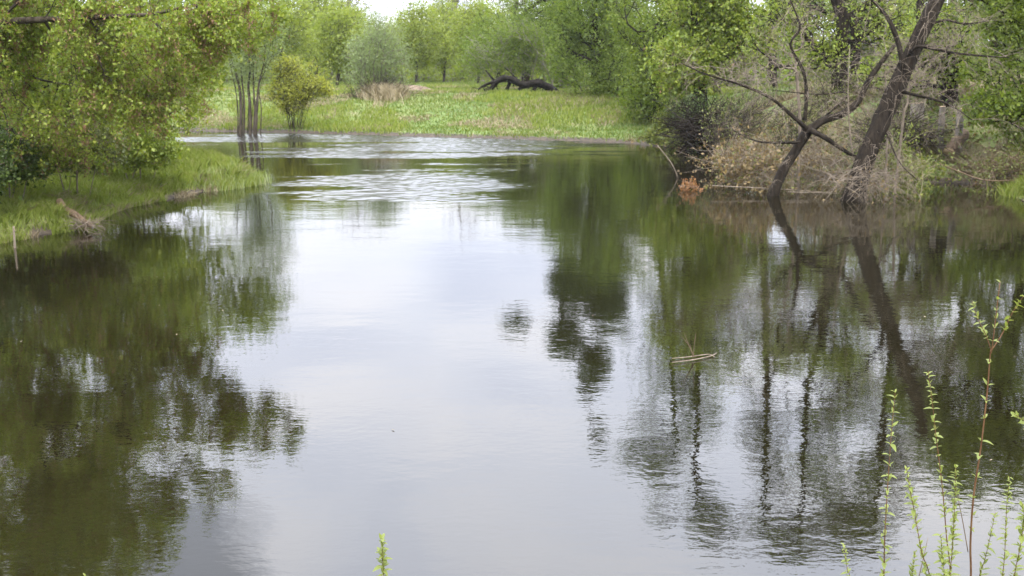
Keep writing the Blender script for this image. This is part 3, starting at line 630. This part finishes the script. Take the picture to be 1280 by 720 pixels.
big('maple_tree', 'bright green tree with fresh leaves filling the right bank edge', 1300, 25.5, -60,
    [PB(1255, 60, 25.5, 58, 50, 1.3), PB(1290, 130, 25.5, 70, 30, 1.2), PB(1240, 125, 25, 42, 26, .9), PB(1290, 0, 25.5, 80, 50, 1.5), PB(1215, 20, 25.8, 40, 40, 1.), PB(1290, -120, 25.5, 90, 90, 1.6), PB(1190, -60, 26, 50, 40, 1.), PB(1310, 170, 25.5, 60, 22, .8)],
    3300, 'bright', .075, 10, spread=.11, width=.6, gap=.4, gs=.9, droop=.4)
big('hazel_tree', 'yellow-leaved small tree behind the thick leaning trunk', 1180, 29, 0, [PB(1170, 50, 29, 45, 40, 1.3), PB(1120, 90, 30, 50, 28, 1.2), PB(1200, 80, 28.5, 40, 25, .8)], 900, 'maple', .075, 6, spread=.12, width=.6, gap=.42, gs=1.)
big('hazel_tree', 'thin green tree filling the gap between the two leaning trunks', 1045, 33, -40, [PB(1040, 55, 33, 55, 45, 1.5), PB(985, 40, 33, 50, 50, 1.5), PB(1090, 20, 33, 50, 45, 1.5), PB(960, 90, 33, 45, 30, 1.2), PB(1020, -50, 33, 50, 40, 1.3), PB(1085, -70, 33, 40, 40, 1.2)], 1700, 'maple', .085, 5, spread=.15, width=.6, gap=.42, gs=.8)

# ground leaves and stick tangle on the right bank
x = rng.uniform(4, 17, 60000); y = rng.uniform(20, 36, 60000); s_ = sdist(x, y); k = (s_ > -.1) & (s_ < 7) & (fbm(x * .9, y * .9, 6.) > .47); x, y = x[k], y[k]
z = np.maximum(height(x, y), 0) + np.abs(rng.normal(size=len(x))) * .16 * (.3 + 1.4 * vn(x * 1.5, y * 1.5)); 
stuff('ground_cover', leaves_mesh('ground_cover', np.stack((x, y, z), 1), .075, M['ivy'], width=.7), 'yellow-green leafy ground cover on the right bank slope', 'ground cover')
x = rng.uniform(4, 17, 14000); y = rng.uniform(20, 40, 14000); s_ = sdist(x, y); k = (s_ > 0) & (s_ < 12); x, y = x[k], y[k]
stuff('leaf_litter', leaves_mesh('leaf_litter', np.stack((x, y, height(x, y) + .03), 1), .10, M['dry'], width=.7), 'brown leaf litter on the right bank', 'leaf litter')
def pile(name, label, cat, blob, n, ln, mt, r=.008, leaves=None, group=None, flat=.4, parts='sticks', arch=0):
    c, rad, _ = blob; b = np.array((c[0], c[1], max(gz(c[0], c[1]), 0)))
    t = thing(name, label, cat, b, group); S = Segs(); ends = []
    for i in range(n):
        d = rand_dirs(1)[0]; p = c + d * rad * rng.random() ** .4; dr = rand_dirs(1)[0]; dr[2] *= flat; dr /= np.linalg.norm(dr); l = ln * rng.uniform(.4, 1.4); pts = [p]
        for s in range(4):
            dr = dr + rng.normal(size=3) * .2; dr[2] -= arch; dr /= np.linalg.norm(dr); q = pts[-1] + dr * l / 4; q[2] = max(q[2], -.05); pts.append(q)
        rr = r * rng.uniform(.6, 1.8); S.path(pts, np.linspace(rr, rr * .4, 5)); ends += pts[1:]
    o = link(parts, segs_mesh(parts, S.a, M[mt], b), t); o['kind'] = 'stuff'
    for (part, lm, cnt, sz, sprd) in leaves or []:
        e = np.array(ends); k = rng.integers(0, len(e), cnt); cc_ = e[k] + rng.normal(size=(cnt, 3)) * sprd; cc_[:, 2] = np.maximum(cc_[:, 2], .01)
        link(part, leaves_mesh(part, cc_, sz, M[lm], b, .6, .6), t)
    return t
pile('fallen_branches', 'heap of fallen branches with tan withered leaves in the water left of the forked trunk', 'fallen branches', PB(938, 205, 25.0, 46, 26, .8), 330, .8, 'dead', .0045, [('withered_leaves', 'dry', 3600, .065, .06), ('yellow_leaves', 'ivy', 500, .06, .06)])
pile('fallen_branches', 'grey bare branch tangle in the water between the two leaning trunks', 'fallen branches', PB(1025, 205, 25.2, 40, 26, .7), 300, .9, 'dead', .005, [('withered_leaves', 'dry', 1200, .06, .06)])
pile('fallen_branches', 'dead twig tangle drooping around the foot of the thick leaning trunk', 'fallen branches', PB(1080, 225, 22.4, 44, 22, .6), 320, .7, 'dead', .0045, [('withered_leaves', 'dry', 200, .06, .06)], arch=.2)
pile('fallen_branches', 'pale arching sticks over the yellow ground cover right of the thick trunk', 'fallen branches', PB(1128, 210, 24.2, 40, 16, .7), 200, .9, 'straw', .0045, [('leaves', 'ivy', 2200, .065, .08)], flat=.9, arch=.1)
pile('fallen_branches', 'brown sticks and dry stems at the water below the bright green tree', 'fallen branches', PB(1264, 212, 24.2, 34, 17, .7), 340, .9, 'tan', .005, [('leaves', 'olive', 2000, .06, .08)])
pile('fallen_branches', 'dark brushwood between the stumps and the thick leaning trunk', 'fallen branches', PB(1120, 165, 27.0, 44, 18, .8), 300, 1.2, 'barkbrown', .01, [('leaves', 'olive', 900, .07, .1)])
pile('rusty_branch', 'small branch of rust-orange dead leaves floating left of the fallen branch heap', 'branch', PB(861, 233, 24.2, 11, 5, .2), 50, .16, 'dead', .004, [('rusty_leaves', 'rust', 330, .045, .035)])
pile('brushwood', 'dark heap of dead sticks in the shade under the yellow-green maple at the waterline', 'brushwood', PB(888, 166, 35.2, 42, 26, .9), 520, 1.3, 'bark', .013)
# long lying branches
def stick(label, pts, rs, D, mt='dead', name='fallen_branch', tw=6, ln=.5, dd=0):
    pp = np.array([P(x, y, D + dd * i) for i, (x, y) in enumerate(pts)]); b = pp[0]
    t = thing(name, label, 'branch', b, None); link('stem', tube_mesh('stem', pp, rs, M[mt], 6, b, .15, 3, seed=pts[0][0]), t)
    if tw:
        S = Segs(); twigs(S, pp, tw, ln, rs[0] * .4, .2, 1); o = link('twigs', segs_mesh('twigs', S.a, M[mt], b), t); o['kind'] = 'stuff'
    return t
stick('long pale branch lying on the water in front of the forked trunk', [(890, 232), (930, 234), (985, 237), (1030, 240)], [.011, .010, .009, .005], 23.6, 'dead', dd=-.15)
stick('pale branch lying on the water between the leaning trunks', [(985, 240), (1030, 241), (1075, 243)], [.009, .008, .005], 22.9, 'dead')
stick('bowed stick reaching over the water below the log', [(1175, 205), (1200, 215), (1225, 224), (1250, 226), (1285, 224)], [.014, .015, .014, .012, .007], 23.5, 'tan')
stick('thin stick arching down into the river left of the rust-orange branch', [(822, 182), (838, 202), (848, 222)], [.012, .01, .006], 27, tw=2)
stick('slender bare pole leaning over the dark thicket', [(1072, 226), (1064, 180), (1060, 120), (1062, 60)], [.02, .018, .012, .006], 22.9, tw=5)
# dark upright trunk behind
# stumps and log
def stump(label, px, py, D, r, hgt, group='cut stumps on the right bank'):
    c = P(px, py, D); z0 = gz(c[0], c[1]) - .1; t = thing('tree_stump', label, 'stump', (c[0], c[1], z0), group)
    n = 14; a = np.arange(n) * 2 * math.pi / n; rr = r * (1 + .12 * np.sin(a * 3 + px)); V = []
    for zz, f_ in ((z0, 1.4), (z0 + (c[2] - z0) * .35, 1.08), (c[2], 1.)):
        V += [(c[0] + math.cos(x) * q * f_, c[1] + math.sin(x) * q * f_, zz + (.12 * r * math.cos(x) if f_ == 1. else 0)) for x, q in zip(a, rr)]
    q = [(k * n + i, k * n + (i + 1) % n, (k + 1) * n + (i + 1) % n, (k + 1) * n + i) for k in range(2) for i in range(n)]
    org = np.array((c[0], c[1], z0)); link('bark', mesh_np('bark', np.array(V) - org, q, np.full(len(q), 4), M['barkgrey']), t)
    top = np.array(V[2 * n:]) * 1.0; top[:, 2] += .004; top[:, :2] = (top[:, :2] - org[:2]) * .95 + org[:2]
    topd = top.copy(); topd[:, 2] -= .05
    qq = [(i, (i + 1) % n, n + (i + 1) % n, n + i) for i in range(n)]
    link('cut_face', mesh_np('cut_face', np.concatenate((topd, top)) - org, list(np.array(qq).ravel()) + list(range(n, 2 * n)), [4] * n + [n], M['pale']), t)
stump('broad cut stump with a pale flat top, the leftmost of the stumps', 1146, 129, 27.5, .16, .3)
stump('narrow cut stump with a slanted tan top in the middle of the stumps', 1178, 133, 27.2, .07, .3)
stump('small cut stump with a bright top beside the bright green tree', 1201, 136, 27, .08, .3)
dl = min(np.arange(23, 30, .1), key=lambda D: abs(P(1190, 186, D)[2] - .06 - gz(*P(1190, 186, D)[:2])))
dl -= .4; b = P(1195, 179, dl)
o = link('log', tube_mesh('log', [P(1186, 190, dl - .1), P(1195, 178, dl + .15), P(1206, 167, dl + .45)], [.14, .15, .13], M['tan'], 12, b, .2, capmat=M['pale']), loc=b); o['label'] = 'short tan log lying on the right bank slope by a dark hollow'; o['category'] = 'log'


# ------------------------------------------------------------------ left bank small things
stick('forked pale stake standing in the water at the left bank', [(19, 318), (18, 300), (17, 283)], [.018, .017, .014], 16.3, 'dead', 'wooden_stake', 3, .1)
b = P(78, 262, 18.9)
t = thing('driftwood_root', 'brown broken root end sticking out of the left bank grass', 'root', b)
link('stem', tube_mesh('stem', [P(74, 252, 18.9), P(80, 262, 18.7), P(92, 268, 18.5), P(104, 276, 18.2), P(116, 284, 17.9)], [.07, .075, .06, .045, .03], M['tan'], 8, b, .35, capmat=M['barkgrey']), t)
S = Segs(); twigs(S, [P(80, 262, 18.7), P(92, 268, 18.5), P(116, 284, 17.9)], 16, .25, .005, .5, 2)
o = link('rootlets', segs_mesh('rootlets', S.a, M['tan'], b), t); o['kind'] = 'stuff'
pile('root_tangle', 'washed out tan roots and straw where the left bank meets the water', 'roots', PB(108, 280, 18.0, 20, 6, .3), 90, .3, 'dead', .004, flat=.25)

# twig raft in mid river
b = G(862, 450); S = Segs(); t = thing('floating_branch', 'small dead branch floating mid river with twigs sticking up', 'branch', b); D = b[1]
for nm, pts, rs in (('stem', [(840, 453), (865, 450), (888, 445), (896, 441)], [.003, .005, .005, .003]), ('stem', [(840, 448), (862, 446), (885, 443), (893, 446)], [.003, .005, .005, .003])):
    pp = [G(x, y, .012) for x, y in pts]; link(nm, tube_mesh(nm, pp, rs, M['dead'], 6, b, .1), t)
for pts in ([(869, 447), (862, 434), (855, 416)], [(866, 444), (860, 430), (852, 421)], [(866, 446), (864, 438), (863, 431)], [(868, 430), (869, 422), (870, 416)], [(866, 448), (867, 438), (868, 430)]):
    link('twig', tube_mesh('twig', [P(x, y, D) for x, y in pts], [.004, .003, .0015], M['tan'], 5, b, .1, 2), t)

# ------------------------------------------------------------------ near bank shoots
def leaf_proto(k):
    bm = []; n = 5; V, Q = [], []
    for i in range(n):
        t = i / (n - 1); wd = .5 * math.sin(math.pi * (t * .86 + .1)) * .42 * (1 if k != 2 else 1.3); x = t; z = [-.35, .1, -.7][k] * t * t
        V += [(x, -wd, z + wd * .35), (x, 0, z), (x, wd, z + wd * .35)]
    for i in range(n - 1):
        for j in (0, 1): a = i * 3 + j; Q.append((a, a + 1, a + 4, a + 3))
    return mesh_np('leaf', V, Q, [4] * len(Q), M['shoot'], smooth=True)
LP = [leaf_proto(k) for k in range(3)]
def shoot(label, D, stems):
    """stems: pixel polylines [(px,py)...] with radii; leafspec: (spacing m, leaf length m, first height share)"""
    b0 = P(*stems[0][0][0], D); gb = gz(b0[0], b0[1])
    t = thing('willow_shoot', label, 'shoot', (b0[0], b0[1], gb), 'willow shoots on the near bank'); org = np.array((b0[0], b0[1], gb))
    for si, (pts, r0, sp, ll, fr) in enumerate(stems):
        pp = np.array([P(x, y, D + .02 * i * (1 if si % 2 else -1)) for i, (x, y) in enumerate(pts)])
        if si == 0: pp = np.concatenate(([[b0[0] + (b0[0] - pp[1][0]) * .15, b0[1], gb - .02]], pp))
        link('stem', tube_mesh('stem', pp, np.linspace(r0, r0 * .35, len(pp)), M['redstem'], 6, org, .06, 4), t)
        cum = np.concatenate(([0], np.cumsum(np.linalg.norm(np.diff(pp, axis=0), axis=1)))); Lt = cum[-1]
        s = Lt * fr; ang = rng.random() * 6; 
        while s < Lt:
            k = min(max(np.searchsorted(cum, s) - 1, 0), len(pp) - 2); f_ = (s - cum[k]) / (cum[k + 1] - cum[k]); p = pp[k] + (pp[k + 1] - pp[k]) * f_
            tan = Vector(pp[k + 1] - pp[k]).normalized(); vis = s / Lt
            for c in range(3 if rng.random() < .75 else 2):
                ang += 2.4 + rng.normal() * .3; side = Vector((math.cos(ang), math.sin(ang), 0)); side = (side - tan * side.dot(tan)).normalized()
                d = (side * rng.uniform(.6, 1.1) + tan * rng.uniform(.3, 1.1)).normalized()
                y_ = tan.cross(d).normalized(); z_ = d.cross(y_)
                if z_.z < 0: y_, z_ = -y_, -z_
                l = 1.2 * ll * rng.uniform(.45, 1.2) * (.75 if vis > .9 else 1)
                o = bpy.data.objects.new('leaf', LP[rng.integers(0, 3)]); sc.collection.objects.link(o); o.parent = t
                R = Matrix((d, y_, z_)).transposed().to_4x4(); o.matrix_local = Matrix.Translation(Vector(p - org)) @ R @ Matrix.Scale(float(l), 4)
            s += sp * rng.uniform(.6, 1.5) * (.7 if vis > .85 else 1)
    return t
SH = [('tallest red-stemmed willow shoot, forked in three at its leafy top', 4.7, [([(1213, 735), (1213, 680), (1217, 620), (1226, 560), (1234, 490), (1238, 440), (1240, 436), (1250, 352)], .0055, .075, .030, .42),
                                                       ([(1240, 437), (1254, 415), (1266, 390), (1290, 355)], .0025, .022, .026, .3), ([(1239, 438), (1232, 418), (1222, 398), (1215, 376)], .0022, .022, .022, .25)]),
      ('straight willow shoot, the leftmost of the tall ones, its tip at the dark trunk reflection', 4.8, [([(1104, 735), (1106, 670), (1110, 600), (1114, 545), (1119, 490)], .0035, .040, .030, .15)]),
      ('thin willow shoot with curled tip leaves left of the tallest shoot', 4.9, [([(1188, 735), (1183, 670), (1178, 610), (1170, 545), (1165, 500), (1160, 464)], .0035, .035, .026, .15)]),
      ('short slanting willow shoot rising to the left between the two straight ones', 4.6, [([(1163, 735), (1152, 690), (1143, 640), (1137, 610), (1133, 585)], .0028, .026, .026, .1)]),
      ('densely leaved pale willow shoot close left of the tallest stem', 4.6, [([(1186, 735), (1190, 690), (1193, 640), (1195, 582)], .0026, .018, .030, .05)]),
      ('leafy willow shoot right of the tallest stem, half its height', 4.9, [([(1252, 735), (1256, 690), (1258, 640), (1262, 595)], .0025, .022, .026, .1)]),
      ('slanting small willow shoot between the tallest stem and the leafy one', 4.7, [([(1222, 735), (1231, 700), (1238, 670), (1244, 640)], .0022, .020, .026, .1)]),
      ('willow shoot by the right frame edge with broad bright leaves', 4.5, [([(1266, 735), (1274, 690), (1280, 650), (1278, 630)], .0025, .02, .032, .1)]),
      ('willow twig tip entering at the right, high beside the dark reflection', 4.5, [([(1330, 640), (1305, 560), (1285, 530), (1268, 518)], .0025, .022, .03, .6)]),
      ('tiny willow shoot at the left end of the right group', 4.6, [([(1062, 735), (1059, 712), (1055, 680)], .002, .02, .024, .1)]),
      ('small leafy willow shoot growing left of the thin curled one', 4.5, [([(1180, 735), (1178, 700), (1176, 668)], .002, .018, .03, .1)]),
      ('tiny upright willow shoot beside the short slanting one', 4.7, [([(1138, 740), (1141, 710), (1144, 690)], .0018, .02, .024, .1)]),
      ('lone short green shoot at the bottom edge, mid river', 4.4, [([(482, 750), (480, 720), (478, 695), (478, 674)], .0022, .018, .034, .2)]),
      ('tiny shoot tip just showing at the bottom edge, far left', 4.4, [([(104, 750), (105, 730), (106, 719)], .0018, .018, .02, .3)])]
for a in SH: shoot(*a)
stick('bent pale dry stalk among the willow shoots', [(1144, 740), (1150, 715), (1156, 690), (1160, 672)], [.003, .003, .002, .001], 4.6, 'dead', 'dry_stalk', 0)
stick('fine dry stalk leaning behind the tallest willow shoot', [(1210, 690), (1204, 655), (1199, 630), (1193, 600)], [.002, .002, .0015, .001], 4.9, 'tan', 'dry_stalk', 0)
p_ = scatter(-6, 6, 2.2, 4.0, 9000, .05, 9); p_ = p_[p_[:, 1] > 2]
stuff('grass', blades('grass', p_, .2, .006, M['grass'], .4), 'grass on the near bank below the camera', 'grass')
n_ = 45; a_ = rng.random(n_)
x_ = rng.uniform(-6, 8, n_); y_ = rng.uniform(5.5, 24, n_); k = sdist(x_, y_) < -.3
vv, i_ = [], 0
for x, y in zip(x_[k], y_[k]):
    t_ = rng.random() * 6.28; l = rng.uniform(.008, .022); c_, s2 = math.cos(t_) * l, math.sin(t_) * l
    vv += [(x - c_, y - s2, .004), (x + s2 * .4, y - c_ * .4, .006), (x + c_, y + s2, .009), (x - s2 * .4, y + c_ * .4, .005)]
stuff('floating_leaves', mesh_np('floating_leaves', vv, np.arange(len(vv)), np.full(len(vv) // 4, 4), M['straw']), 'tiny pale leaf flecks drifting on the river', 'leaves')
# thin spring air that pales the far trees
hm = bpy.data.meshes.new('haze'); X0, X1, Y0, Y1, Z0, Z1 = -1550, 1550, -620, 3050, -4, 32
hv = [(x, y, z) for z in (Z0, Z1) for y in (Y0, Y1) for x in (X0, X1)]
hm.from_pydata(hv, [], [(0, 2, 3, 1), (4, 5, 7, 6), (0, 1, 5, 4), (2, 6, 7, 3), (0, 4, 6, 2), (1, 3, 7, 5)])
m, nt = mat('haze'); pv = N(nt, 'ShaderNodeVolumePrincipled', i_Density=HAZE, i_Anisotropy=.2); pv.inputs['Color'].default_value = (.92, .95, 1, 1)
o = N(nt, 'ShaderNodeOutputMaterial'); nt.links.new(pv.outputs[0], o.inputs['Volume']); hm.materials.append(m); o = link('haze', hm); o['kind'] = 'stuff'
print('objects', len(bpy.data.objects), 'faces', sum(len(m.polygons) for m in bpy.data.meshes))
